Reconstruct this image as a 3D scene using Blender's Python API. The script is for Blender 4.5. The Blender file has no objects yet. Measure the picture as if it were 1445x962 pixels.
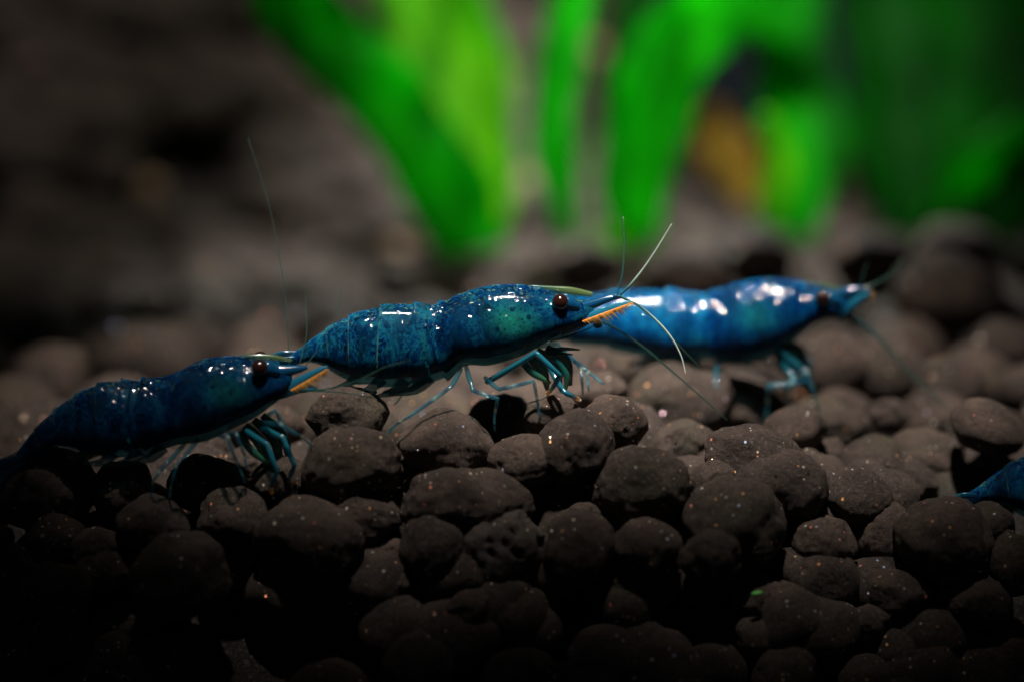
import bpy, bmesh, math, random
from mathutils import Vector, Matrix, noise
U = 0.001                      # all lengths below are millimetres, built at real size
R = math.radians
scene = bpy.context.scene
col = scene.collection

# ------------------------------------------------------------------ camera
PITCH, DIST, PXMM = R(10), 200.0, 25.0
FWD = Vector((0, math.cos(PITCH), -math.sin(PITCH)))
UP = Vector((0, math.sin(PITCH), math.cos(PITCH)))
AIM = Vector((0, 0, 5.0))
CAM = AIM - FWD * DIST
cd = bpy.data.cameras.new('camera'); co = bpy.data.objects.new('camera', cd); col.objects.link(co)
co.location = CAM * U; co.rotation_euler = (R(90) - PITCH, 0, 0)
cd.sensor_width = 36; cd.lens = DIST * 36 / (1445 / PXMM)
cd.clip_start = 0.005; cd.clip_end = 20
cd.dof.use_dof = True; cd.dof.focus_distance = (DIST - 0.6) * U
cd.dof.aperture_fstop = cd.lens / 7.8
scene.camera = co

# ------------------------------------------------------------------ world, lamps, exposure
w = bpy.data.worlds.new('World'); scene.world = w; w.use_nodes = True
w.node_tree.nodes['Background'].inputs[0].default_value = (0.5, 0.6, 0.7, 1)
w.node_tree.nodes['Background'].inputs[1].default_value = 0.02

def spot(name, loc, target, watts, cone, blend, radius, colour):
    l = bpy.data.lights.new(name, 'SPOT'); o = bpy.data.objects.new(name, l); col.objects.link(o)
    l.energy = watts; l.spot_size = R(cone); l.spot_blend = blend; l.shadow_soft_size = radius * U; l.color = colour
    o.location = Vector(loc) * U
    o.rotation_euler = (Vector(target) - Vector(loc)).to_track_quat('-Z', 'Y').to_euler()
for lx in (-8, 13):                                        # two beams of the lamp bar above the tank
    spot('tank_lamp', (lx, -70, 290), (lx, 17.8, 0), 7.0, 10.2, 0.6, 6, (1, 0.94, 0.88))
spot('added_leaf_light', (8, -100, 98), (12, 88, 20), 2.8, 18.5, 0.7, 6, (1, 0.97, 0.9))  # light added in front to brighten the leaves, no known source
spot('added_leaf_backlight', (10, 135, 90), (8, 88, 14), 1.1, 42, 0.8, 6, (1, 0.97, 0.9))  # added backlight to vary the tones of the leaves, not a known lamp
spot('added_bank_light', (-34, 95, 290), (-30, 118, 15), 1.5, 24, 1.0, 9, (1, 0.93, 0.85))  # weak light added only to lift the dark bank

scene.view_settings.view_transform = 'Standard'; scene.view_settings.look = 'None'
scene.view_settings.exposure = 0; scene.view_settings.gamma = 1

# ------------------------------------------------------------------ helpers
def ray(px, py):
    x = (px - 722.5) / PXMM / DIST; y = (481 - py) / PXMM / DIST
    return FWD + Vector((1, 0, 0)) * x + UP * y
def at(px, py, Y, yaw=0.0, x0=0.0):
    """point of the upright plane Y + (x-x0)*tan(yaw) that a pixel of the photograph looks at (mm)"""
    d = ray(px, py); t = math.tan(yaw)
    s = (Y - x0 * t - CAM.y + CAM.x * t) / (d.y - d.x * t)
    return CAM + d * s
def tag(o, label=None, cat=None, group=None, kind=None):
    if label: o['label'] = label
    if cat: o['category'] = cat
    if group: o['group'] = group
    if kind: o['kind'] = kind
    return o
def mesh_obj(name, verts, faces, mat, parent=None, origin=Vector((0, 0, 0)), smooth=True, attrs=None):
    me = bpy.data.meshes.new(name)
    me.from_pydata([tuple((Vector(v) - origin) * U) for v in verts], [], faces)
    me.validate(); me.update()
    if smooth: me.polygons.foreach_set('use_smooth', [True] * len(me.polygons))
    for k, vals in (attrs or {}).items():
        a = me.attributes.new(k, 'FLOAT', 'POINT'); a.data.foreach_set('value', vals)
    me.materials.append(mat)
    o = bpy.data.objects.new(name, me); col.objects.link(o)
    if parent: o.parent = parent
    else: o.location = origin * U
    return o
def empty(name, loc):
    o = bpy.data.objects.new(name, None); col.objects.link(o); o.location = Vector(loc) * U
    o.empty_display_size = 0.002
    return o
def spline(pts, n):
    """Catmull-Rom through tuples, n samples per span"""
    out = []; m = len(pts)
    for i in range(m - 1):
        p0 = pts[max(i - 1, 0)]; p1 = pts[i]; p2 = pts[i + 1]; p3 = pts[min(i + 2, m - 1)]
        for k in range(n):
            t = k / n
            out.append(tuple(0.5 * (2 * b + (c - a) * t + (2 * a - 5 * b + 4 * c - d) * t * t + (3 * b - a - 3 * c + d) * t ** 3)
                             for a, b, c, d in zip(p0, p1, p2, p3)))
    out.append(tuple(pts[-1]))
    return out
def tube(pts, rad, sides=8):
    verts, faces, ts = [], [], []
    n = len(pts); prev = None
    for i, p in enumerate(pts):
        d = (pts[min(i + 1, n - 1)] - pts[max(i - 1, 0)]).normalized()
        ref = prev if prev else (Vector((0, 1, 0)) if abs(d.y) < .9 else Vector((1, 0, 0)))
        a = (ref - d * ref.dot(d)).normalized(); b = d.cross(a); prev = a
        for k in range(sides):
            q = 2 * math.pi * k / sides
            verts.append(p + (a * math.cos(q) + b * math.sin(q)) * rad[i]); ts.append(i / (n - 1))
    for i in range(n - 1):
        for k in range(sides):
            k2 = (k + 1) % sides
            faces.append((i * sides + k, i * sides + k2, (i + 1) * sides + k2, (i + 1) * sides + k))
    faces.append(tuple(range(sides))[::-1]); faces.append(tuple((n - 1) * sides + k for k in range(sides)))
    return verts, faces, ts

# ------------------------------------------------------------------ node helpers
class NT:
    def __init__(s, name):
        s.m = bpy.data.materials.new(name); s.m.use_nodes = True; s.t = s.m.node_tree
        s.p = s.t.nodes['Principled BSDF']; s.out = s.t.nodes['Material Output']
    def n(s, typ, ins=None, **kw):
        nd = s.t.nodes.new(typ)
        for k, v in kw.items(): setattr(nd, k, v)
        for k, v in (ins or {}).items(): s.set(nd.inputs[k], v)
        return nd
    def set(s, sock, v):
        if isinstance(v, bpy.types.NodeSocket): s.t.links.new(v, sock)
        else: sock.default_value = v
    def P(s, **kw):
        for k, v in kw.items(): s.set(s.p.inputs[k.replace('_', ' ')], v)
    def math(s, op, a, b=0.0, clamp=False):
        nd = s.n('ShaderNodeMath', operation=op, use_clamp=clamp); s.set(nd.inputs[0], a); s.set(nd.inputs[1], b); return nd.outputs[0]
    def mix(s, f, a, b, blend='MIX'):
        nd = s.n('ShaderNodeMix', data_type='RGBA', blend_type=blend)
        s.set(nd.inputs[0], f); s.set(nd.inputs[6], a); s.set(nd.inputs[7], b); return nd.outputs[2]
    def ramp(s, f, stops):
        nd = s.n('ShaderNodeValToRGB'); e = nd.color_ramp.elements
        while len(e) < len(stops): e.new(0.5)
        for el, (p, c) in zip(e, stops):
            el.position = p; el.color = tuple(c) + (1,) if len(c) == 3 else c
        s.set(nd.inputs[0], f); return nd.outputs[0]
    def attr(s, name): return s.n('ShaderNodeAttribute', attribute_name=name).outputs['Fac']
    def noise(s, vec, scale, detail=4, rough=0.55):
        return s.n('ShaderNodeTexNoise', {'Vector': vec, 'Scale': scale, 'Detail': detail, 'Roughness': rough}).outputs
    def mm(s, world=True, jitter=False):
        src = s.n('ShaderNodeNewGeometry').outputs['Position'] if world else s.n('ShaderNodeTexCoord').outputs['Object']
        v = s.n('ShaderNodeVectorMath', {0: src, 1: (1000, 1000, 1000)}, operation='MULTIPLY').outputs[0]
        if jitter:
            r = s.n('ShaderNodeObjectInfo').outputs['Random']; k = s.math('MULTIPLY', r, 300.0)
            v = s.n('ShaderNodeVectorMath', {0: v, 1: s.n('ShaderNodeCombineXYZ', {0: k, 1: k, 2: k}).outputs[0]}, operation='ADD').outputs[0]
        return v

def soil_material(name, tones, speck=0.86, jitter=True):
    t = NT(name); v = t.mm(True, jitter)
    rnd = t.n('ShaderNodeObjectInfo').outputs['Random']
    base = t.ramp(t.noise(v, 0.55, 6, .6)[0], [(0.3, tones[0]), (0.5, tones[1]), (0.68, tones[2])])
    olive = t.math('MULTIPLY', t.math('SUBTRACT', t.noise(v, 0.22, 3)[0], 0.53, True), 3.0, True)
    base = t.mix(olive, base, (0.060, 0.050, 0.022, 1))
    val = t.math('ADD', t.math('MULTIPLY', rnd, 0.5), 0.72)
    base = t.mix(1.0, base, t.n('ShaderNodeCombineXYZ', {0: val, 1: val, 2: val}).outputs[0], 'MULTIPLY')
    grit = t.noise(v, 5.5, 5, .7)[0]
    base = t.mix(t.math('MULTIPLY', t.math('SUBTRACT', grit, 0.52, True), 5.0, True), base, (0.125, 0.098, 0.082, 1))
    base = t.mix(t.math('MULTIPLY', t.math('SUBTRACT', 0.46, grit, True), 5.0, True), base, (0.012, 0.008, 0.006, 1))
    # mica flecks: a few cells of a fine Voronoi are small mirror-like flakes lying at odd angles
    vo = t.n('ShaderNodeTexVoronoi', {'Vector': v, 'Scale': 3.2, 'Randomness': 1.0})
    sep = t.n('ShaderNodeSeparateColor', {0: vo.outputs['Color']})
    patch = t.math('MULTIPLY', t.math('SUBTRACT', t.noise(v, 0.30, 2)[0], 0.5), 0.22)
    pick = t.math('GREATER_THAN', t.math('ADD', sep.outputs[0], patch), speck)
    size = t.math('ADD', t.math('MULTIPLY', sep.outputs[1], 0.18), 0.15)
    fl = t.math('MULTIPLY', pick, t.math('LESS_THAN', vo.outputs['Distance'], size))
    fcol = t.ramp(sep.outputs[2], [(0.0, (.9, .88, .82)), (0.45, (.85, .75, .6)), (0.68, (.8, .38, .12)), (0.86, (.75, .2, .14)), (1.0, (.5, .65, .9))])
    colr = t.mix(fl, base, fcol)
    fine = t.noise(v, 9.0, 6, .75)[0]; mid = t.noise(v, 1.7, 4, .6)[0]
    pit = t.n('ShaderNodeTexVoronoi', {'Vector': v, 'Scale': 1.5}).outputs['Distance']
    h = t.math('ADD', t.math('MULTIPLY', fine, 0.17), t.math('MULTIPLY', mid, 0.20))
    h = t.math('ADD', h, t.math('MULTIPLY', t.math('MINIMUM', pit, 0.30), 0.35))
    b = t.n('ShaderNodeBump', {'Height': h, 'Strength': 1.0, 'Distance': 0.8 * U})
    off = t.n('ShaderNodeVectorMath', {0: vo.outputs['Color'], 1: (0.5, 0.5, 0.5)}, operation='SUBTRACT').outputs[0]
    off = t.n('ShaderNodeVectorMath', {0: off, 3: 1.5}, operation='SCALE').outputs[0]
    nn = t.n('ShaderNodeVectorMath', {0: t.n('ShaderNodeNewGeometry').outputs['Normal'], 1: off}, operation='ADD').outputs[0]
    nn = t.n('ShaderNodeVectorMath', {0: nn}, operation='NORMALIZE').outputs[0]
    nm = t.n('ShaderNodeMix', data_type='VECTOR'); t.set(nm.inputs[0], fl); t.set(nm.inputs[4], b.outputs[0]); t.set(nm.inputs[5], nn)
    t.P(Base_Color=colr, Metallic=t.math('MULTIPLY', fl, 0.5), Normal=nm.outputs[1],
        Roughness=t.math('SUBTRACT', 0.72, t.math('MULTIPLY', fl, 0.40)))
    t.p.inputs['Specular IOR Level'].default_value = 0.35
    return t.m
SOIL = soil_material('dark_soil', [(0.026, 0.017, 0.012), (0.054, 0.035, 0.026), (0.090, 0.059, 0.044)])
GLINT = soil_material('glint_soil', [(0.25, 0.16, 0.09), (0.40, 0.27, 0.16), (0.5, 0.37, 0.24)])  # brightness of blurred glints put into the soil colour

# ------------------------------------------------------------------ ground
def bulge(x): return 4.5 * min(1.0, (x / 27.0) ** 2)
def ground(x, Y):
    """height of the heap's surface"""
    y = Y - bulge(x)
    pts = [(-30, -24), (-14, -16), (-9, -9.5), (-5, -3.6), (-1, -0.6), (3, 0.0), (8, -1.4), (20, -1.6), (40, -1.4), (60, -3.0), (82, -4.6), (95, -4.2)]
    if y <= pts[0][0]: z = pts[0][1]
    elif y >= pts[-1][0]: z = pts[-1][1]
    else:
        for (a, za), (b, zb) in zip(pts, pts[1:]):
            if a <= y <= b: z = za + (zb - za) * (y - a) / (b - a); break
    if Y > 92:                                             # the bank behind, high on one side and running out towards the plants
        k = max(0.0, min(1.0, (20 - x) / 26)); k = k * k * (3 - 2 * k)
        z += k * min(1.0, (Y - 92) / 46) * 34
    return z
def terrain():
    xs = [-95 + i * 2.5 for i in range(77)]
    ys = [-30 + i * 1.5 for i in range(48)] + [42 + i * 3.0 for i in range(56)]
    vs = [Vector((x, y, ground(x, y) - (5.6 if y < 6 else 3.8) + 0.7 * noise.noise(Vector((x * .3, y * .3, 0))))) for y in ys for x in xs]
    n = len(xs)
    fs = [(j * n + i, j * n + i + 1, (j + 1) * n + i + 1, (j + 1) * n + i) for j in range(len(ys) - 1) for i in range(n - 1)]
    o = mesh_obj('ground', vs, fs, soil_material('packed_soil', [(0.006, 0.005, 0.004), (0.011, 0.008, 0.006), (0.018, 0.013, 0.010)], 1.2, False))  # toned darker than the pebbles: shade of the gaps put into the colour
    tag(o, kind='structure')
terrain()

# ------------------------------------------------------------------ pebbles
def pebble_mesh(seed, sub, lobes=1, pitted=0.0):
    rng = random.Random(seed); bm = bmesh.new()
    bmesh.ops.create_icosphere(bm, subdivisions=sub, radius=1)
    o = Vector((rng.uniform(-50, 50), rng.uniform(-50, 50), rng.uniform(-50, 50)))
    cuts = []
    for _ in range(rng.randint(3, 6)):
        cuts.append((Vector((rng.gauss(0, 1), rng.gauss(0, 1), rng.gauss(0, .8))).normalized(), rng.uniform(.80, .96)))
    second = Vector((0.75, -0.1, -0.12))
    for v in bm.verts:
        d = v.co.normalized(); r = 1.0
        if lobes == 2:                                     # two grains grown together
            a = max(0.0, d.dot(Vector((-1, 0, .08)).normalized())); b = max(0.0, d.dot(Vector((1, 0, -.1)).normalized()))
            r = 0.66 + 0.42 * a ** 1.4 + 0.36 * b ** 1.6
        for n_, h in cuts:
            c = d.dot(n_)
            if c > 0.2:
                lim = h / c
                k = 0.10; x = max(k - abs(r - lim), 0) / k
                r = min(r, lim) - x * x * k * 0.25
        r += 0.14 * noise.noise(d * 1.1 + o) + 0.065 * noise.noise(d * 2.3 + o)
        if sub >= 4:
            r += 0.035 * noise.noise(d * 5 + o) + 0.016 * noise.noise(d * 11 + o)
            cr = abs(noise.noise(d * 1.9 - o)); r -= 0.045 * max(0, 1 - cr / 0.05) * (0.5 + 0.5 * noise.noise(d * 2.5 + o * 2))
            r += 0.007 * noise.noise(d * 24 + o)
        if pitted:
            r -= pitted * max(0.0, noise.noise(d * 3.4 + o * 3) - 0.08) * 1.2
        v.co = d * r
    lo = [min(v.co[i] for v in bm.verts) for i in range(3)]; hi = [max(v.co[i] for v in bm.verts) for i in range(3)]
    for v in bm.verts:
        v.co = Vector([(v.co[i] - (lo[i] + hi[i]) / 2) / ((hi[i] - lo[i]) / 2) for i in range(3)])
    me = bpy.data.meshes.new('soil_pebble'); bm.to_mesh(me); bm.free()
    me.polygons.foreach_set('use_smooth', [True] * len(me.polygons))
    return me
NEAR = [pebble_mesh(11 + i, 5) for i in range(16)]
FAR = [pebble_mesh(111 + i, 3) for i in range(10)]
for m in NEAR + FAR: m.materials.append(SOIL)
DOUBLE = pebble_mesh(71, 5, 2); DOUBLE.materials.append(SOIL)
PITTED = pebble_mesh(72, 5, 1, 0.55); PITTED.materials.append(soil_material('glittering_soil', [(0.03, 0.023, 0.02), (0.062, 0.046, 0.04), (0.09, 0.068, 0.06)], 0.86))
rng = random.Random(5)
placed = []
def pebble(me, c, rx, ry, rz, label, group, big_turn=False):
    o = bpy.data.objects.new('soil_pebble', me); col.objects.link(o)
    o.location = c * U; o.scale = (rx * U, ry * U, rz * U)
    o.rotation_euler = (rng.uniform(-.2, .2), rng.uniform(-.16, .16), rng.choice((0, math.pi)) + rng.uniform(-.25, .25)) if not big_turn else \
        (rng.uniform(-.5, .5), rng.uniform(-.5, .5), rng.uniform(0, 6.28))
    placed.append((c, max(rx, ry, rz)))
    return tag(o, label, 'pebble', group)
G_F, L_F = 'pebbles of the sloping front of the heap', 'rounded dark brown soil pebble on the shadowed front slope below the shrimps'
G_R, L_R = 'pebbles along the crest of the heap', 'gritty brown soil pebble with bright flecks along the crest the shrimps walk on'
G_B, L_B = 'pebbles on the flat ground behind the crest', 'blurred brown soil pebble on the flat ground between crest and plants'
# pixel centre x, visible top y, width, height, depth behind the focus plane, own label
HERO = [
 (490,543,122,80,1.0,'flat topped glittering pebble under the tail of the middle shrimp'),
 (497,594,146,118,-2.5,'large smooth pebble with pink and white flecks below the tail of the middle shrimp'),
 (630,575,140,100,0,'broad glittering pebble just below the hind legs of the middle shrimp'),
 (703,553,92,75,3.0,'wedge shaped pebble behind the middle legs of the middle shrimp'),
 (782,553,84,74,1.6,'small speckled pebble right under the claws of the middle shrimp'),
 (812,574,112,115,-1.0,'tall lumpy pebble in front of the claws of the middle shrimp'),
 (866,556,98,88,0.6,'round pebble carrying a cream crumb beside the claws of the middle shrimp'),
 (740,610,106,82,-2.0,None),
 (507,678,126,84,-4.5,None),(436,698,162,110,-6.2,None),
 (610,720,98,104,-6.0,None),(819,720,108,112,-6.6,None),(553,757,50,50,-5.2,None),
 (510,795,42,38,-6,None),(826,707,54,34,-4.6,None),(556,800,54,44,-6.2,None),(662,830,70,50,-8,None),
 (906,623,148,122,-4.0,'big olive tinged pebble with a split left flank at mid slope'),
 (963,590,104,62,4.2,None),(1068,597,148,90,1.4,'wide smooth domed pebble under the drooping feeler of the middle shrimp'),
 (1103,632,136,110,-0.4,'cracked glittering pebble leaning on the wide domed pebble'),
 (1006,647,70,62,-0.2,None),(1037,670,152,138,-5.0,'large egg shaped brown pebble in front of the cracked glittering pebble'),
 (913,727,100,92,-6.6,None),(1003,742,100,84,-7.4,None),(1213,661,98,90,0.2,None),
 (1163,726,98,84,-2.6,None),(1247,705,92,100,-0.2,None),(1155,790,88,84,-4.0,None),
 (1073,808,88,70,-5.4,'dark pebble low on the slope carrying a bright green flake'),
 (1222,790,62,80,-1.2,None),(1167,615,68,62,7,None),(1332,698,148,126,-4.0,'biggest dark pebble hiding the tip of the fourth tail fan'),
 (1307,604,124,66,8,None),(1280,645,92,66,5,None),(1273,800,94,72,-3.6,None),(1379,805,112,84,-4.6,None),
 (1412,610,120,74,9,None),(1432,750,74,94,-4.2,None),(1422,746,36,34,-2.4,None),(1226,848,84,50,-5.2,None),(1396,706,74,66,-1.4,None),
 (67,625,156,128,0.2,'large black shaded pebble under the tail fan of the shaded shrimp'),
 (176,648,92,92,-0.6,'angular glittering pebble under the belly of the shaded shrimp'),
 (80,722,84,72,-3,None),(253,747,148,126,-7.2,'large dome shaped pebble at the foot of the slope below the shaded shrimp'),
 (147,768,82,70,-5.4,None),(80,790,112,80,-6.6,None),(14,765,76,70,-5,None),(333,688,110,86,-4.6,None),(216,695,108,90,-3.8,None),
 (130,742,84,60,-3.6,None),(-4,736,50,56,-3.4,None),(28,606,130,90,7,None),(292,640,116,84,0.4,None),(398,640,90,84,-0.6,None),
 (355,620,90,70,2.5,None),
 (1170,462,112,104,22,None),(1243,472,124,100,23,None),(1340,498,106,84,21,None),(1253,560,68,46,14,None),(1388,568,116,64,14,None),
 (1421,448,116,90,31,None),(1340,352,168,110,40,None),(1346,312,136,66,62,None),(1240,326,136,84,52,None),(1150,556,116,74,13,None),
 (1196,572,70,60,11,None),(962,508,156,110,12,None),(1044,530,136,104,15,None),(880,478,92,84,22,None),(930,462,90,70,27,None),
 (830,340,104,66,58,None),(1060,318,128,80,56,None),(970,350,130,80,45,None),(215,452,164,90,34,None),(620,545,150,90,18,None),
 (560,372,70,60,66,None),(700,540,80,70,14,None),(840,520,90,70,10,None),
]
def zone(x, Y):
    if Y < -2:
        a = 'the shaded shrimp' if x < -9 else ('the striding teal shrimp' if x < 9 else ('the wide domed pebble' if x < 19 else 'the fourth tail fan'))
        return 'rounded dark brown soil pebble on the shadowed front slope below ' + a, 'front slope pebbles below ' + a
    if Y < 5: return L_R, G_R
    if Y < 34:
        a = 'close behind the shaded shrimp' if x < -10 else ('close behind the striding teal shrimp' if x < 6 else ('around the feet of the bright blue shrimp' if x < 19 else 'ahead of the bright blue shrimp'))
    else:
        a = 'before the far gravel bank' if x < -9 else ('before the leaning bright plant' if x < 3 else ('before the upright arching plant' if x < 17 else 'before the dense dark plant'))
    return 'blurred brown soil pebble on the flat ground ' + a, 'ground pebbles ' + a
for i, (cx, ty, wd, ht, Y, lab) in enumerate(HERO):
    if -1.2 < Y < 2.1: Y -= 2.0
    elif -4 < Y <= -1.2: Y -= 1.2
    k = (1 + Y / DIST) / PXMM; H = max(ht, 0.74 * wd)
    c = at(cx, ty + H / 2, Y)
    far = Y > 20
    l, g = zone(c.x, Y)
    pebble((FAR if far else NEAR)[(i * 7) % (10 if far else 16)], c, wd / 2 * k, (wd * .5 + H * .5) / 2 * k * .95, H / 2 * k, lab or l, None if lab else g)
pebble(DOUBLE, at(660, 707, -4.6), 3.8, 2.1, 2.05, 'double pebble of two fused grains at mid slope', None)
pebble(PITTED, at(714, 775, -5.6), 2.75, 2.3, 2.4, 'pitted glittering pebble studded with white and orange flecks', None)
# more grains, packed on the heap where the listed ones leave room
def room(c, r):
    return all((c - p).length > (r + q) * 0.80 for p, q in placed)
bank_v, bank_f, n_single = [], [], 0
def stuff_pebble(me, c, s, rot):
    M = Matrix.Rotation(rot[2], 3, 'Z') @ Matrix.Rotation(rot[0], 3, 'X')
    b = len(bank_v)
    bank_v.extend([c + M @ Vector((v.co.x * s[0], v.co.y * s[1], v.co.z * s[2])) for v in me.vertices])
    bank_f.extend([tuple(b + k for k in p.vertices) for p in me.polygons])
COARSE = [pebble_mesh(211 + i, 2) for i in range(8)]
y = 6.0
while y < 78:
    half = 30 * (1 + y / DIST) + 3
    x = -half + rng.uniform(0, 4)
    while x < half:
        r = rng.uniform(2.2, 3.6); c = Vector((x, y + rng.uniform(-1.3, 1.3), 0)); c.z = ground(x, c.y) - r * .45 + rng.uniform(-.9, .5)
        if room(c, r):
            pebble(rng.choice(FAR), c, r, r * rng.uniform(.8, 1.1), r * rng.uniform(.65, .95), *zone(x, y), True); n_single += 1
        x += rng.uniform(4.4, 6.4)
    y += 5.2
# lower layer of the front slope and the far bank: grains nobody can count
for i in range(420):
    x = rng.uniform(-36, 36); y = rng.uniform(-16, 6); r = rng.uniform(1.6, 2.8)
    if x > 23 and y > -4: continue
    c = Vector((x, y, ground(x, y) - 3.4)); stuff_pebble(rng.choice(FAR), c, (r, r * .9, r * .8), (rng.uniform(-.5, .5), 0, rng.uniform(0, 6)))
for i in range(1200):
    x = rng.uniform(-75, 75); y = rng.uniform(76, 150); r = rng.uniform(2.0, 4.0)
    c = Vector((x, y, ground(x, y) - 1.0 + rng.uniform(-.8, .8))); stuff_pebble(rng.choice(COARSE), c, (r, r * .9, r * .8), (rng.uniform(-.5, .5), 0, rng.uniform(0, 6)))
o = mesh_obj('gravel', bank_v, bank_f, SOIL)
tag(o, 'dark brown soil gravel of the far bank and under the heap', 'gravel', kind='stuff')
for (px, py, Y, r) in ((130, 40, 128, 3.2), (205, 45, 130, 3.0), (185, 155, 116, 3.4), (95, 240, 104, 2.2), (60, 120, 120, 1.5), (250, 100, 122, 1.5), (330, 180, 112, 1.5), (210, 270, 100, 1.5), (310, 430, 60, .8), (440, 150, 112, 1.5), (160, 330, 90, 1.5), (420, 290, 96, 1.5), (20, 190, 112, 1.5), (740, 275, 92, 2.4), (830, 85, 112, 2.2), (555, 360, 74, 1.6)):  # pebbles added as blurred spots of light, bright by their colour
    c = at(px, py, Y); g0 = ground(c.x, c.y)
    yy = Y
    while ground(c.x, yy) + 0.5 < at(px, py, yy).z and yy < 150: yy += 1
    c = at(px, py, yy)
    p = pebble(FAR[3].copy(), c, r, r, r * .85, 'pale tan pebble added as a glint of light among the dark gravel behind', 'pale tan pebbles added as glints behind', True)
    p.data.materials.clear(); p.data.materials.append(GLINT)

# ------------------------------------------------------------------ shrimp materials
def shell_material(name, deep, mid, pale, belly, sat=1.0):
    t = NT(name); v = t.mm(False)
    dorsal, edge, organ, car = t.attr('dorsal'), t.attr('edge'), t.attr('organ'), t.attr('carapace')
    streak = t.n('ShaderNodeVectorMath', {0: v, 1: (1.0, 1.0, 0.45)}, operation='MULTIPLY').outputs[0]
    n1 = t.noise(streak, 1.1, 6, .62); n2 = t.noise(v, 3.2, 5, .65)
    f = t.math('ADD', t.math('MULTIPLY', n1[0], 0.65), t.math('MULTIPLY', n2[0], 0.35))
    c = t.ramp(f, [(0.40, deep), (0.51, mid), (0.63, pale)])
    c = t.mix(t.math('MULTIPLY', car, 0.45), c, deep + (1,))
    c = t.mix(t.math('MULTIPLY', organ, t.math('MULTIPLY', n2[0], 1.7, True)), c, (0.012, 0.19, 0.13, 1))
    bl = t.math('MULTIPLY', t.math('SUBTRACT', dorsal, 0.66, True), 4.0, True)
    c = t.mix(t.math('MULTIPLY', bl, .8), c, belly + (1,))
    lace = t.n('ShaderNodeTexNoise', {'Vector': streak, 'Scale': 1.5, 'Detail': 2.0, 'Distortion': 2.2}).outputs[0]
    lace = t.math('SUBTRACT', 1.0, t.math('MULTIPLY', t.math('ABSOLUTE', t.math('SUBTRACT', lace, .5)), 22.0), True)
    lace = t.math('MULTIPLY', lace, t.math('SUBTRACT', .75, t.math('MULTIPLY', car, .5)))
    c = t.mix(lace, c, pale + (1,))
    sp = t.n('ShaderNodeTexVoronoi', {'Vector': v, 'Scale': 4.0})
    c = t.mix(t.math('MULTIPLY', t.math('LESS_THAN', sp.outputs['Distance'], .26), .6), c, deep + (1,))
    vo = t.n('ShaderNodeTexVoronoi', {'Vector': v, 'Scale': 0.9})
    dot = t.math('LESS_THAN', vo.outputs['Distance'], 0.16)
    c = t.mix(t.math('MULTIPLY', dot, 0.8), c, (0.001, 0.006, 0.02, 1))
    gold = t.math('MULTIPLY', t.math('GREATER_THAN', t.noise(v, 4.5, 3, .7)[0], .60), t.math('MULTIPLY', t.math('SUBTRACT', .20, dorsal, True), 6.0, True))
    c = t.mix(t.math('MULTIPLY', gold, .45), c, (0.16, 0.24, 0.05, 1))
    c = t.mix(t.math('MULTIPLY', edge, t.math('MULTIPLY', t.math('SUBTRACT', t.noise(v, 1.6, 2)[0], .3, True), 1.7, True)), c, (0.10, 0.26, 0.16, 1))
    h = t.math('ADD', t.math('MULTIPLY', n2[0], .5), t.math('MULTIPLY', t.noise(v, 1.3, 2)[0], 1.0))
    b = t.n('ShaderNodeBump', {'Height': h, 'Strength': 0.35, 'Distance': 0.18 * U})
    t.P(Base_Color=c, Roughness=0.38, Normal=b.outputs[0], Coat_Weight=0.3, Coat_Roughness=0.06, Specular_IOR_Level=.0)
    t.set(t.p.inputs['Coat Normal'], t.n('ShaderNodeBump', {'Height': t.noise(v, .9, 2)[0], 'Strength': 0.7, 'Distance': 0.5 * U}).outputs[0])
    t.P(Subsurface_Weight=0.5); t.p.inputs['Subsurface Radius'].default_value = (0.4, 1.0, 1.2)
    t.p.inputs['Subsurface Scale'].default_value = 1.5 * U
    win = t.math('MULTIPLY', t.math('SUBTRACT', t.noise(streak, .8, 4)[0], .34, True), 1.9, True)
    win = t.math('MAXIMUM', win, t.math('MULTIPLY', bl, .62))
    win = t.math('MULTIPLY', win, t.math('SUBTRACT', .85, t.math('MULTIPLY', car, .25)))
    cl = t.n('ShaderNodeMixShader', {0: .96, 1: t.n('ShaderNodeBsdfGlossy', {'Color': (1, 1, 1, 1), 'Roughness': .06}).outputs[0], 2: t.n('ShaderNodeBsdfTransparent', {0: (.45, .86, .95, 1)}).outputs[0]})
    m = t.n('ShaderNodeMixShader', {0: win, 1: t.p.outputs[0], 2: cl.outputs[0]})
    t.t.links.new(m.outputs[0], t.out.inputs[0]); return t.m
def flesh_material(name, a, b_, c_):
    t = NT(name); v = t.mm(False)
    st = t.n('ShaderNodeVectorMath', {0: v, 1: (1.6, 1.0, 0.6)}, operation='MULTIPLY').outputs[0]
    c = t.ramp(t.noise(st, 1.3, 6, .65)[0], [(.36, a), (.52, b_), (.68, c_)])
    t.P(Base_Color=c, Roughness=.5, Subsurface_Weight=.4); t.p.inputs['Subsurface Scale'].default_value = .8 * U
    return t.m
def glassy(name, stops, clear, rough=0.15, scale=0.0, coat=.8):
    """thin see-through horn: colour runs along attribute 't' """
    t = NT(name); v = t.mm(False)
    f = t.math('ADD', t.attr('t'), t.math('MULTIPLY', t.math('SUBTRACT', t.noise(v, 2.5, 3)[0], .5), scale))
    c = t.ramp(f, stops)
    t.P(Base_Color=c, Roughness=rough, Coat_Weight=coat, Coat_Roughness=.08)
    tr = t.n('ShaderNodeBsdfTransparent', {0: (0.75, 0.95, 1, 1)})
    tl = t.n('ShaderNodeBsdfTranslucent', {0: c})
    m0 = t.n('ShaderNodeMixShader', {0: 0.3, 1: t.p.outputs[0], 2: tl.outputs[0]})
    m = t.n('ShaderNodeMixShader', {0: clear, 1: m0.outputs[0], 2: tr.outputs[0]})
    t.t.links.new(m.outputs[0], t.out.inputs[0]); return t.m
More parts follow.
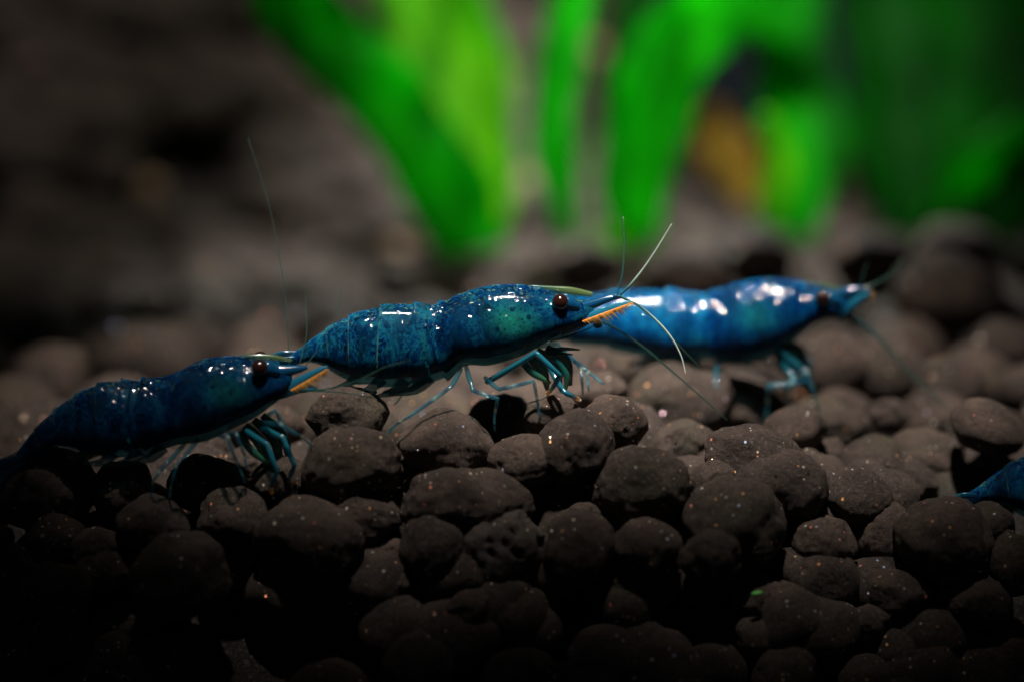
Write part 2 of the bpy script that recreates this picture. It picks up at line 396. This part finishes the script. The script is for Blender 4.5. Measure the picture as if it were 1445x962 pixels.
TEAL = glassy('leg_horn', [(0.0, (.004, .05, .08)), (.22, (.02, .16, .2)), (.30, (.006, .06, .13)), (.36, (.3, .5, .5)), (.40, (.008, .09, .17)), (.55, (.10, .35, .4)), (.63, (.005, .06, .14)), (.69, (.5, .5, .3)), (.72, (.006, .07, .13)), (.86, (.08, .3, .34)), (1, (.02, .14, .2))], .52, .12, .05)
CLAW = glassy('claw_horn', [(0, (.01, .12, .15)), (.4, (.02, .2, .28)), (.72, (.02, .16, .22)), (.84, (.9, .42, .05)), (.93, (.9, .6, .2)), (1, (.6, .65, .8))], .12, .15, .03)
FEELER = glassy('feeler_horn', [(0, (.01, .06, .08)), (.22, (.06, .2, .2)), (.4, (.6, .75, .65)), (1, (.9, .92, .85))], .10)
FAINT = glassy('faint_feeler_horn', [(0, (.01, .06, .05)), (1, (.06, .10, .06))], .72, .8, 0, 0)
DULLFEELER = glassy('dull_feeler_horn', [(0, (.01, .08, .09)), (.5, (.05, .12, .09)), (1, (.07, .13, .09))], .45)
FAN = glassy('fan_horn', [(0, (.005, .06, .14)), (.5, (.008, .11, .2)), (1, (.05, .25, .25))], .25, .2, .25)
SWIM = glassy('swimmeret_horn', [(0, (.004, .05, .07)), (.6, (.01, .10, .09)), (1, (.08, .2, .12))], .40, .2, .3)
SCALE = glassy('scale_horn', [(0, (.01, .12, .2)), (1, (.02, .2, .32))], .12, .15, .2)
FRINGE = glassy('orange_fringe', [(0, (1, .40, .03)), (.55, (1, .58, .14)), (1, (.75, .7, .5))], .10, .4, .2)
ROST = glassy('rostrum_horn', [(0, (.03, .12, .10)), (.5, (.10, .17, .06)), (1, (.16, .22, .08))], .30, .2, .2)
MOUTH = glassy('mouthpart_horn', [(0, (.004, .06, .07)), (.5, (.015, .12, .09)), (1, (.05, .14, .05))], .15, .2, .5)
te = NT('eye'); te.P(Base_Color=(.020, .006, .004, 1), Roughness=.12, Coat_Weight=1.0, Coat_Roughness=.04); EYE = te.m
ts_ = NT('eye_stalk'); ts_.P(Base_Color=(.003, .05, .12, 1), Roughness=.15, Coat_Weight=1.0); STALK = ts_.m

# ------------------------------------------------------------------ shrimps
EDGES = [1.0, 2.0, 3.0, 4.0, 5.05, 6.0]                     # hind rims of the tail segments, in stations; the carapace starts at 6
def shrimp(label, S, Y, yaw, mat, spec):
    x0 = at(S[6][0][0], S[6][0][1], Y).x
    A = lambda p, off=0.0: at(p[0], p[1], Y, yaw, x0) - Vector((math.sin(yaw), -math.cos(yaw), 0)) * off
    base = A(spec['base']); root = empty('shrimp', base)
    tag(root, label, 'shrimp', 'blue dwarf shrimps')
    nrm = Vector((math.sin(yaw), -math.cos(yaw), 0))
    RS = 28; rows = spline([(a[0], a[1], b[0], b[1], h) for a, b, h in S], RS)
    NR = 40; vs, fs, dors, edge, organ, carp = [], [], [], [], [], []
    og = A(spec['organ']); axis = (A(S[8][0]) - A(S[5][0])).normalized()
    for i, r in enumerate(rows):
        u = i / RS
        top, bot = A((r[0], r[1])), A((r[2], r[3])); mid = (top + bot) / 2; half = (top - bot) / 2
        # overlapping rims: every segment widens towards its hind rim, the next one starts tucked under it
        sc, e = 1.0, 0.0
        if u < 6:
            lo = max([0.0] + [q for q in EDGES if q <= u + 1e-6]); hi = min(q for q in EDGES if q > u + 1e-6)
            f = (u - lo) / (hi - lo); sc = 0.965 + 0.085 * (1 - f) ** 1.3
            if lo > 0 and u - lo < 0.5 / RS: e = 1.0
        else:
            sc = 0.97 + 0.12 * math.exp(-(u - 6) / .35)
        bow = (0.55 if 5.6 < u < 8 else 0.22) * math.exp(-((u - 6.2) / 2.6) ** 2)
        for k in range(NR):
            q = 2 * math.pi * k / NR; cz, sy = math.cos(q), math.sin(q)
            dd = (1 - cz) / 2                               # flanks hang: widest well below the middle
            wide = (0.45 * abs(sy) ** 0.88 + 0.55 * max(0.0, math.sin(math.pi * dd ** 1.6)) ** 0.5) * (1 if sy > 0 else -1)
            p = mid + half * cz * sc + nrm * (wide * r[4] * sc) - axis * (bow * abs(sy) ** 2)
            vs.append(p); d = (1 - cz) / 2
            dors.append(d); edge.append(e if d < .8 else 0); carp.append(max(0, min(1, (u - 6) * 8)))
            organ.append(spec.get('organ_w', .9) * math.exp(-((p - og).dot(axis) / 1.15) ** 2 - ((p.z - og.z) / .8) ** 2))
    n = len(rows)
    for i in range(n - 1):
        for k in range(NR):
            k2 = (k + 1) % NR
            fs.append((i * NR + k, (i + 1) * NR + k, (i + 1) * NR + k2, i * NR + k2))
    fs.append(tuple(range(NR))); fs.append(tuple((n - 1) * NR + k for k in range(NR))[::-1])
    mesh_obj('body', vs, fs, mat, root, base, attrs={'dorsal': dors, 'edge': edge, 'organ': organ, 'carapace': carp})
    iv = []
    for i in range(n):
        ring = vs[i * NR:(i + 1) * NR]; cen = sum(ring, Vector()) / NR
        iv += [cen + (p - cen) * .80 for p in ring]
    mesh_obj('inner_flesh', iv, fs, spec['flesh'], root, base)
    def limb(name, pts, r0, r1, m, off0, off1, sides=8, sub=10, joints=False, label=None):
        q = spline([tuple(p) for p in pts], sub) if not joints else None
        if joints:                                          # straight links with knees
            q = []; L = len(pts)
            for i in range(L - 1):
                for k in range(sub):
                    f = k / sub; q.append(tuple(a + (b - a) * f for a, b in zip(pts[i], pts[i + 1])))
            q.append(tuple(pts[-1]))
        N = len(q); P3, rad = [], []
        for i, p in enumerate(q):
            f = i / (N - 1); P3.append(A(p, off0 + (off1 - off0) * f + (math.copysign(1.7, off1) * math.sin(math.pi * min(1, f * 1.1)) ** .8 if joints else 0))); r = r0 + (r1 - r0) * f
            if joints:
                g = (i % sub) / sub; r *= 0.86 + 0.22 * math.sin(math.pi * g) ** .7
                if 0 < i < N - 1 and i % sub == 0: r *= 1.22
            rad.append(r)
        v, f_, t_ = tube(P3, rad, sides)
        o = mesh_obj(name, v, f_, m, root, base, attrs={'t': t_})
        return o
    def blade(name, pts, wpx, m, off, thick=0.10, tilt=0.25, parent=None):
        """thin lens-shaped plate following pixel points, width given per point"""
        q = spline([tuple(p) + (w_,) for p, w_ in zip(pts, wpx)], 8); P3 = [A(p[:2], off) for p in q]
        v, f_, t_ = [], [], []; N = len(q); K = 10
        for i, p in enumerate(q):
            d = (P3[min(i + 1, N - 1)] - P3[max(i - 1, 0)]).normalized(); side = d.cross(nrm).normalized()
            sd = (side + nrm * tilt).normalized(); th = d.cross(sd).normalized(); hw = max(p[2], .6) / PXMM / 2
            for k in range(K):
                a = 2 * math.pi * k / K
                v.append(P3[i] + sd * hw * math.cos(a) + th * min(thick, hw * .8) * math.sin(a)); t_.append(i / (N - 1))
        for i in range(N - 1):
            for k in range(K):
                f_.append((i * K + k, i * K + (k + 1) % K, (i + 1) * K + (k + 1) % K, (i + 1) * K + k))
        f_.append(tuple(range(K))[::-1]); f_.append(tuple((N - 1) * K + k for k in range(K)))
        return mesh_obj(name, v, f_, m, parent or root, base, attrs={'t': t_})
    def ball(name, p, off, rx, rz, m, ry=None):
        bm = bmesh.new(); bmesh.ops.create_uvsphere(bm, u_segments=24, v_segments=16, radius=1)
        c = A(p, off); v = [c + Vector((q.co.x * rx, q.co.y * (ry or rx), q.co.z * rz)) for q in bm.verts]
        f_ = [tuple(w_.index for w_ in fc.verts) for fc in bm.faces]; bm.free()
        return mesh_obj(name, v, f_, m, root, base, attrs={'t': [.5] * len(v)})
    for s in (1, -1):
        if 'eye' in spec:
            ball('eye', spec['eye'], s * spec.get('eye_off', 1.15), .47, .47, EYE)
            ex, ey = spec['eye']; blade('eye_stalk', [(ex + 2, ey + 1), (ex + 12, ey + 3), (ex + 26, ey + 8)], [16, 22, 12], STALK, s * .8, .35)
    for a in spec.get('legs', []): limb('walking_leg', a[0], a[1] * .72, a[1] * .32, TEAL, a[2], a[3], joints=True)
    for a in spec.get('claws', []): limb('claw_leg', a[0], a[1] * .8, a[1] * .48, CLAW, a[2], a[3], joints=True)
    for a in spec.get('feelers', []): limb(a[4] if len(a) > 4 else 'antenna', a[0], a[1], .03, a[5] if len(a) > 5 else FEELER, a[2], a[3], 6, 14)
    for nm, pts, wp, m, off, th in spec.get('blades', []): blade(nm, pts, wp, m, off, th)
    for nm, p, off, rx, rz, m in spec.get('balls', []): ball(nm, p, off, rx, rz, m)
    for (a, b, n_, ln, dirx, diry, off) in spec.get('fringe', []):    # a comb of fine hairs along the lower rim of the antennal scale
        vv, ff, tt = [], [], []; rg = random.Random(3)
        for i in range(n_):
            f = i / (n_ - 1); p = (a[0] + (b[0] - a[0]) * f, a[1] + (b[1] - a[1]) * f)
            l_ = ln * (.45 + .55 * math.sin(math.pi * (.15 + .8 * f))) * rg.uniform(.55, 1.45)
            e_ = (p[0] + dirx * l_ + rg.uniform(-4, 4), p[1] + diry * l_)
            v, f_, t_ = tube([A(p, off), A(((p[0] + e_[0]) / 2 + 1, (p[1] + e_[1]) / 2), off + .05), A(e_, off + .15)], [.034, .018, .004], 5)
            q = len(vv); vv += v; tt += t_; ff += [tuple(q + k for k in z) for z in f_]
        tag(mesh_obj('orange_fringe', vv, ff, FRINGE, root, base, attrs={'t': tt}), kind='stuff')
    return root

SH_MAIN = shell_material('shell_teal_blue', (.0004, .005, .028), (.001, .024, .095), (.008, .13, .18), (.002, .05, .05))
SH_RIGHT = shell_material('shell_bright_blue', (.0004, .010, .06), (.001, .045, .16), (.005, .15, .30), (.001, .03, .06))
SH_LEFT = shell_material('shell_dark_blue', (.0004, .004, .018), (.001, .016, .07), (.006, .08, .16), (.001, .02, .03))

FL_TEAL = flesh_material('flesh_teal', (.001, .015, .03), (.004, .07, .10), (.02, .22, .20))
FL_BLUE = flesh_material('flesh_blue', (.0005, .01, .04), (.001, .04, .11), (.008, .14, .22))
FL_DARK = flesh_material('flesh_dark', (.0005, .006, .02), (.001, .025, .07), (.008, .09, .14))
MAIN = [((406,504),(412,516),.35),((430,486),(440,511),.55),((460,464),(466,521),.95),((492,446),(494,538),1.35),((537,432),(533,543),1.65),
        ((582,428),(578,544),1.75),((620,428),(632,532),1.78),((649,414),(657,516),1.95),((687,402),(690,516),2.0),((730,400),(730,505),1.9),
        ((762,404),(762,489),1.6),((785,411),(783,476),1.6),((808,420),(806,466),1.3),((838,424),(834,452),.7)]
LEFT = [((22,641),(34,652),.4),((48,606),(62,639),.7),((75,580),(90,629),1.05),((104,558),(116,637),1.4),((136,542),(146,643),1.65),((168,536),(176,645),1.75),
        ((200,535),(208,641),1.8),((240,527),(248,628),1.95),((282,507),(292,622),2.0),((318,501),(332,604),1.9),((350,502),(362,588),1.6),((374,508),(382,573),1.55),
        ((392,517),(398,560),1.2),((412,521),(412,545),.65)]
RIGHT = [((700,470),(706,484),.4),((735,452),(742,478),.7),((765,438),(775,480),1.05),((800,424),(805,485),1.4),((860,412),(862,492),1.7),((935,408),(935,508),1.85),
         ((1005,412),(1014,507),1.9),((1040,398),(1048,514),2.05),((1086,391),(1094,502),2.05),((1128,395),(1130,474),1.8),((1150,401),(1152,456),1.5),((1168,406),(1170,449),1.2),
         ((1190,408),(1190,446),.85),((1212,406),(1210,428),.4)]
def shifted(S, dx, dy): return [((a[0] + dx, a[1] + dy), (b[0] + dx, b[1] + dy), h) for a, b, h in S]

shrimp('teal blue shrimp with pale feelers raised, striding on the crest between the other two', MAIN, 0.0, R(2), SH_MAIN, dict(
    flesh=FL_TEAL, base=(700, 600), organ=(722, 448), eye=(789, 422), eye_off=1.2,
    legs=[([(650,516),(636,533),(585,567),(560,585),(547,603)], .20, -.9, -1.8),
          ([(657,512),(666,539),(700,548),(696,573),(697,601)], .20, -1.0, -1.5),
          ([(684,528),(702,537),(750,523),(756,555),(763,597)], .20, -1.0, -1.7),
          ([(760,492),(790,497),(823,530),(824,562)], .22, .6, 1.2),
          ([(800,505),(823,530),(855,548)], .18, .9, 1.4),
          ([(812,515),(832,536),(833,559)], .18, 1.0, 1.6),
          ([(640,515),(612,540),(580,556),(556,580)], .14, 1.0, 1.9)],
    claws=[([(686,534),(754,487),(787,517),(776,540),(770,556)], .22, -1.0, -.9),
           ([(770,505),(791,540),(806,549),(818,562)], .22, -.6, -.8)],
    balls=[('antenna_base', (843,456), -.5, .26, .24, SCALE), ('antennule_base', (868,417), -.3, .22, .18, STALK)],
    feelers=[([(870,418),(879,385),(882,345),(881,310)], .085, -.2, 1.2, 'antennule', DULLFEELER),
             ([(872,418),(893,395),(918,360),(946,313)], .085, -.3, -.9, 'antennule'),
             ([(872,416),(905,432),(940,465),(958,495),(965,521)], .085, -.4, -1.2, 'antennule'),
             ([(872,417),(912,440),(950,480),(978,510),(992,525)], .075, 0, 1.0, 'antennule', DULLFEELER),
             ([(838,452),(856,456),(900,485),(950,527),(1000,572),(1030,600)], .11, -.6, 1.6, 'antenna', DULLFEELER),
             ([(775,478),(800,472),(822,464),(842,455)], .10, -.7, -.6, 'palp', DULLFEELER)],
    blades=[('rostrum', [(748,404),(780,408),(808,411),(836,416)], [4,9,11,7], ROST, 0, .10),
            ('antennal_scale', [(795,456),(830,446),(865,432),(889,423)], [20,16,12,5], SCALE, -.75, .12),
            ('antennule_stem', [(800,436),(832,429),(856,421),(876,417)], [10,14,10,6], STALK, -.35, .3),
            ('head_plate', [(790,462),(812,456),(832,446),(846,440)], [22,18,13,5], SCALE, -.5, .3),
            *[('mouthpart', p, [k * .7 for k in w_], MOUTH, o_, .22) for p, w_, o_ in (([(745,500),(765,520),(772,548)], [18,22,8], -.5), ([(758,495),(785,515),(790,548)], [16,22,8], 0), ([(772,492),(800,512),(806,546)], [14,20,7], .5), ([(735,505),(752,522),(776,536)], [14,16,6], -.9), ([(780,500),(798,525),(796,550)], [10,14,5], -.9))],
            ('exopod', [(770,494),(795,491),(818,492)], [8,6,2], MOUTH, -.3, .1), ('exopod', [(772,499),(790,498),(808,499)], [7,5,2], MOUTH, -.2, .1),
            ('swimmeret', [(606,528),(585,546),(548,553)], [22,16,4], SWIM, -.7, .15), ('swimmeret', [(572,532),(556,548),(528,556)], [22,15,3], SWIM, -.75, .15),
            ('swimmeret', [(540,530),(522,545),(500,552)], [20,13,3], SWIM, -.7, .15), ('swimmeret', [(505,526),(492,538),(470,545)], [18,12,3], SWIM, -.55, .12),
            ('swimmeret', [(602,530),(580,548),(540,556)], [22,16,4], SWIM, .6, .15), ('swimmeret', [(532,548),(518,553),(500,560)], [5,4,2], FEELER, -.9, .06),
            ('telson', [(414,506),(396,516),(378,527)], [14,12,4], FAN, 0, .15), ('uropod', [(418,506),(398,520),(380,540)], [10,16,6], FAN, -.5, .1),
            ('uropod', [(418,503),(394,508),(372,514)], [10,16,6], FAN, -.8, .1), ('uropod', [(418,506),(400,520),(386,536)], [10,16,6], FAN, .5, .1),
            ('uropod', [(418,503),(396,506),(374,510)], [10,16,6], FAN, .8, .1)],
    fringe=[((820,449),(890,423),75,17,.55,.62,-.95)]))

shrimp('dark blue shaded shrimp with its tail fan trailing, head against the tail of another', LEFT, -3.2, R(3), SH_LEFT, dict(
    flesh=FL_DARK, organ_w=.35, base=(330, 690), organ=(325, 548), eye=(367, 513), eye_off=1.25,
    legs=[([(312,608),(322,599),(336,636),(347,672)], .21, -1.2, -1.7), ([(322,606),(335,597),(347,630),(348,655)], .19, -1.0, -1.2),
          ([(372,590),(395,585),(425,604),(461,645)], .20, -1.0, -.6), ([(280,615),(252,640),(244,672),(240,700)], .18, -1.0, -1.6),
          ([(262,620),(228,650),(219,664),(212,716)], .18, -.9, -1.5), ([(370,595),(388,590),(404,625),(408,668)], .19, .5, 1.0),
          ([(350,600),(372,630),(380,665),(398,698)], .19, .3, .6)],
    claws=[([(345,600),(378,615),(392,650),(382,676),(386,698)], .22, -.9, -1.0), ([(360,595),(400,608),(416,645),(408,668),(414,690)], .22, -.4, -.4)],
    balls=[('antenna_base', (416,546), -.4, .3, .26, SCALE)],
    feelers=[([(408,520),(405,470),(396,400),(376,310),(345,222)], .04, .3, 9.0, 'antenna', FAINT),
             ([(420,524),(432,485),(430,440)], .05, .2, 6, 'antennule', FAINT), ([(425,526),(470,475),(482,430)], .05, .2, 6, 'antennule', FAINT),
             ([(416,546),(450,545),(500,531),(540,509),(575,497)], .075, -.6, -2.6, 'antenna', DULLFEELER),
             ([(425,547),(480,548),(525,553)], .06, -.6, -1.6, 'antennule', DULLFEELER)],
    blades=[('rostrum', [(338,503),(365,503),(390,505),(412,509)], [4,8,8,3], ROST, 0, .1),
            ('antennal_scale', [(378,556),(400,547),(426,533),(450,520),(462,514)], [6,15,13,9,3], SCALE, -.6, .12),
            ('antennule_stem', [(380,524),(402,522),(422,519),(434,517)], [22,18,11,4], STALK, -.3, .4),
            *[('mouthpart', p, [k * .7 for k in w_], MOUTH, o_, .22) for p, w_, o_ in (([(345,598),(368,625),(380,668)], [18,22,8], -.5), ([(358,592),(388,622),(396,672)], [16,22,8], 0), ([(370,588),(400,618),(408,660)], [14,20,7], .5), ([(338,604),(355,630),(384,652)], [14,16,6], -.9))],
            ('antenna_stem', [(376,560),(396,553),(416,548),(434,546),(448,545)], [6,15,12,9,3], SCALE, -.5, .25),
            ('swimmeret', [(196,632),(182,648),(150,652)], [24,16,4], SWIM, -.7, .15), ('swimmeret', [(160,634),(146,648),(120,650)], [22,14,4], SWIM, -.7, .15),
            ('swimmeret', [(128,628),(114,640),(96,642)], [20,12,4], SWIM, -.6, .15), ('swimmeret', [(230,626),(214,642),(186,650)], [22,15,4], SWIM, -.6, .15),
            ('telson', [(32,645),(6,658),(-22,668)], [14,12,4], FAN, 0, .15), ('uropod', [(36,645),(14,663),(-6,684)], [10,15,5], FAN, -.6, .1),
            ('uropod', [(34,641),(4,650),(-28,656)], [10,16,5], FAN, -.8, .1), ('uropod', [(36,645),(12,660),(-12,676)], [10,16,5], FAN, .5, .1)],
    fringe=[((410,546),(460,517),60,15,.55,.62,-.85)]))

shrimp('bright blue blurred shrimp standing behind, rear half hidden by another shrimp', RIGHT, 13.5, R(-4), SH_RIGHT, dict(
    flesh=FL_BLUE, organ_w=.5, base=(1080, 596), organ=(1068, 440), eye=(1160, 416), eye_off=1.3,
    legs=[([(1012,505),(1011,530),(1012,557),(997,597)], .22, -1.0, -1.6), ([(1100,490),(1137,510),(1150,551),(1161,600)], .24, -1.0, -1.6),
          ([(1110,498),(1137,526),(1084,530),(1083,560),(1080,594)], .24, -1.2, -1.8), ([(1030,505),(1060,530),(1085,548),(1090,575)], .18, .8, 1.4),
          ([(1120,495),(1146,520),(1140,560)], .22, .8, 1.4), ([(1060,508),(1100,525),(1118,545)], .2, .2, .2)],
    claws=[([(1100,500),(1120,525),(1110,540),(1106,556)], .24, -.6, -.6)],
    balls=[('mouthpart', (1116,505), 0, 1.0, 1.0, MOUTH), ('mouthpart', (1128,520), 0, .7, .8, MOUTH), ('antenna_base', (1196,438), -.4, .3, .28, SCALE)],
    feelers=[([(1196,438),(1240,475),(1275,515),(1315,552),(1350,586)], .16, -.4, -1.0, 'antenna', DULLFEELER),
             ([(1214,408),(1219,385),(1224,370)], .08, 0, 0, 'antennule', DULLFEELER), ([(1214,410),(1238,400),(1262,385),(1272,368)], .08, 0, 1, 'antennule', DULLFEELER),
             ([(1214,412),(1236,415),(1262,428)], .08, 0, 1, 'antennule', DULLFEELER)],
    blades=[('rostrum', [(1126,398),(1155,403),(1175,407),(1196,411)], [4,8,8,4], ROST, 0, .1),
            ('antennal_scale', [(1178,442),(1198,430),(1216,418),(1228,410)], [20,17,12,5], SCALE, -.6, .15),
            ('antennule_stem', [(1178,418),(1198,411),(1216,408)], [20,18,12], STALK, -.4, .4),
            ('swimmeret', [(985,500),(965,514),(935,520)], [24,16,4], SWIM, -.7, .15), ('swimmeret', [(930,500),(910,508),(885,510)], [24,16,4], SWIM, -.7, .15),
            ('telson', [(706,476),(680,484),(660,490)], [14,12,4], FAN, 0, .15), ('uropod', [(706,478),(682,492),(664,504)], [10,16,5], FAN, -.5, .1)],
    fringe=[((1205,428),(1230,410),40,12,.6,.5,-.6)]))

DX, DY = 958, 194
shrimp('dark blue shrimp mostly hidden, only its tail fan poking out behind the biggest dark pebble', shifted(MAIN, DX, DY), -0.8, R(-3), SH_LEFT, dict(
    flesh=FL_DARK, base=(1680, 800), organ=(1708, 648), eye=(1775, 622),
    legs=[([(1643,716),(1652,739),(1686,748),(1682,800)], .2, -1, -1.6), ([(1670,728),(1688,737),(1736,723),(1746,797)], .2, -1, -1.6)],
    blades=[('telson', [(1376,698),(1358,703),(1338,710)], [14,12,4], FAN, 0, .15), ('uropod', [(1380,700),(1362,711),(1346,722)], [10,16,6], FAN, -.5, .1),
            ('uropod', [(1378,696),(1358,697),(1338,700)], [10,16,6], FAN, -.8, .1), ('uropod', [(1380,700),(1364,709),(1350,718)], [10,16,6], FAN, .5, .1)]))

# ------------------------------------------------------------------ plants
def leaf_material(name, a, b, c):
    t = NT(name); v = t.mm(False)
    n1 = t.noise(t.n('ShaderNodeVectorMath', {0: v, 1: (1.6, 1.0, .55)}, operation='MULTIPLY').outputs[0], .16, 4)[0]
    colr = t.ramp(n1, [(.32, a), (.5, b), (.7, c)])
    vein = t.math('ABSOLUTE', t.math('SUBTRACT', t.attr('across'), .0)); rib = t.math('LESS_THAN', vein, .07)
    colr = t.mix(t.math('MULTIPLY', rib, .5), colr, c + (1,))
    t.P(Base_Color=colr, Roughness=.6, Specular_IOR_Level=.15, Normal=t.n('ShaderNodeBump', {'Height': t.noise(v, .5, 3)[0], 'Strength': .5, 'Distance': U}).outputs[0])
    tl = t.n('ShaderNodeBsdfTranslucent', {0: colr})
    m = t.n('ShaderNodeMixShader', {0: .62, 1: t.p.outputs[0], 2: tl.outputs[0]}); t.t.links.new(m.outputs[0], t.out.inputs[0]); return t.m
GREEN = leaf_material('leaf_green', (.001, .12, .001), (.003, .36, .002), (.02, .62, .004))
LIME = leaf_material('leaf_lime', (.02, .20, .003), (.08, .42, .005), (.24, .68, .01))
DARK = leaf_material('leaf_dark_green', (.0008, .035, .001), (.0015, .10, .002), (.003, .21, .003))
BROWN = leaf_material('leaf_brown', (.16, .09, .01), (.32, .20, .02), (.4, .28, .04))
def leaf(root, base, pts, wid, Y0, Y1, mat, cup=.25, turn=0.0, wave=.0):
    q = spline([tuple(p) + (w_,) for p, w_ in zip(pts, wid)], 8); N = len(q); K = 9
    v, f_, ac = [], [], []
    P3 = [at(p[0], p[1], Y0 + (Y1 - Y0) * i / (N - 1)) for i, p in enumerate(q)]
    for i, p in enumerate(q):
        d = (P3[min(i + 1, N - 1)] - P3[max(i - 1, 0)]).normalized(); side = d.cross(Vector((0, -1, 0))).normalized()
        side = (Matrix.Rotation(turn, 3, d) @ side); up_ = side.cross(d).normalized()
        hw = p[2] / PXMM / 2 * (1 + Y0 / DIST)
        for k in range(K):
            s = k / (K - 1) * 2 - 1
            v.append(P3[i] + side * hw * s + up_ * (hw * cup * (s * s) + wave * math.sin(i * .55 + s * 2) * abs(s))); ac.append(s)
    for i in range(N - 1):
        for k in range(K - 1): f_.append((i * K + k, i * K + k + 1, (i + 1) * K + k + 1, (i + 1) * K + k))
    o = mesh_obj('leaf', v, f_, mat, root, base, attrs={'across': ac})
    rv, rf, _ = tube([p - Vector((0, .25, 0)) for p in P3], [.55 * (1 - .75 * i / (N - 1)) for i in range(N)], 6)
    mesh_obj('midrib', rv, rf, mat, o, base, attrs={'across': [0.0] * len(rv)})
    md = o.modifiers.new('thickness', 'SOLIDIFY'); md.thickness = .35 * U; md.offset = 0
    return o
def plant(label, px, py, Y, leaves):
    b = at(px, py, Y); b.z = ground(b.x, Y) - .5
    r = empty('aquarium_plant', b); tag(r, label, 'plant', 'broad leaved plants at the back')
    for a in leaves: leaf(r, b, *a)
    cv, cf, _ = tube([b + Vector((0, 0, -2)), b + Vector((.3, 0, 0)), b + Vector((0, .2, 2.2)), b + Vector((.2, 0, 4))], [1.6, 2.0, 1.5, .7], 10)
    mesh_obj('crown', cv, cf, LIME, r, b, attrs={'across': [1.0] * len(cv)})
plant('bright green plant with broad leaves leaning away over the gravel bank', 680, 335, 84, [
    ([(668,352),(640,290),(585,200),(520,115),(440,40),(380,-50)], [80,120,112,108,110,90], 82, 72, GREEN, .35, .25, .8),
    ([(700,330),(690,240),(660,130),(620,10),(590,-90)], [40,95,150,170,150], 88, 98, LIME, .3, -.3, .8)])
plant('upright green plant with a narrow leaf beside a wide arching leaf', 860, 330, 86, [
    ([(805,335),(785,250),(776,160),(790,70),(815,-60)], [28,58,62,62,66], 84, 82, GREEN, .5, .3, .4),
    ([(893,335),(900,250),(925,150),(965,60),(1050,0),(1150,-50)], [60,100,110,115,100,80], 86, 72, GREEN, .4, -.35, .6),
    ([(880,330),(868,200),(880,60),(900,-60)], [30,50,60,60], 92, 98, DARK, .4, .4, .4)])
plant('green plant with one curled bright leaf and a withered yellow brown leaf', 1085, 325, 84, [
    ([(1110,330),(1125,230),(1110,110),(1085,-40)], [70,125,130,120], 90, 96, GREEN, .4, .5, .6),
    ([(1078,315),(1092,265),(1096,215),(1078,160)], [22,42,42,14], 80, 74, LIME, .5, .2, .2),
    ([(1060,290),(1035,235),(1012,195),(1000,150)], [30,66,66,20], 88, 90, BROWN, .5, .2, .4)])
plant('dense dark green plant with many overlapping shaded leaves', 1330, 320, 92, [
    ([(1275,330),(1262,240),(1250,140),(1240,20),(1225,-60)], [70,120,130,120,100], 90, 98, DARK, .4, .3, .8),
    ([(1330,325),(1350,230),(1370,110),(1400,-40)], [90,150,170,150], 96, 108, DARK, .35, -.3, .9),
    ([(1400,335),(1430,250),(1480,130),(1540,20)], [80,140,150,120], 88, 92, DARK, .35, -.5, .8),
    ([(1300,325),(1330,260),(1390,200),(1460,160)], [50,90,100,60], 86, 82, GREEN, .45, .9, .6),
    ([(1310,330),(1305,200),(1310,60),(1320,-60)], [80,140,150,140], 106, 116, DARK, .3, .1, .8),
    ([(1440,330),(1440,200),(1430,60),(1440,-60)], [90,150,160,140], 112, 120, DARK, .3, -.1, .8)])

# ------------------------------------------------------------------ crumbs
def crumb(name, px, py, Y, s, mat, label, cat):
    me = FAR[5].copy(); me.materials.clear(); me.materials.append(mat)
    o = bpy.data.objects.new(name, me); col.objects.link(o); o.location = at(px, py, Y) * U; o.scale = [k * U for k in s]
    o.rotation_euler = (.2, -.15, .3); tag(o, label, cat)
tc = NT('cream'); tc.P(Base_Color=(.62, .48, .25, 1), Roughness=.6)
crumb('crumb', 879, 598, -1.35, (.24, .2, .16), tc.m, 'tiny cream crumb stuck to a round pebble near the claws', 'crumb')
tg = NT('green_flake'); tg.P(Base_Color=(.10, .42, .06, 1), Roughness=.5)
crumb('leaf_fragment', 1068, 836, -7.3, (.36, .2, .12), tg.m, 'bright green leaf flake lying on a dark pebble low on the slope', 'leaf flake')
print('pebbles', len(placed), 'auto', n_single, 'gravel faces', len(bank_f))
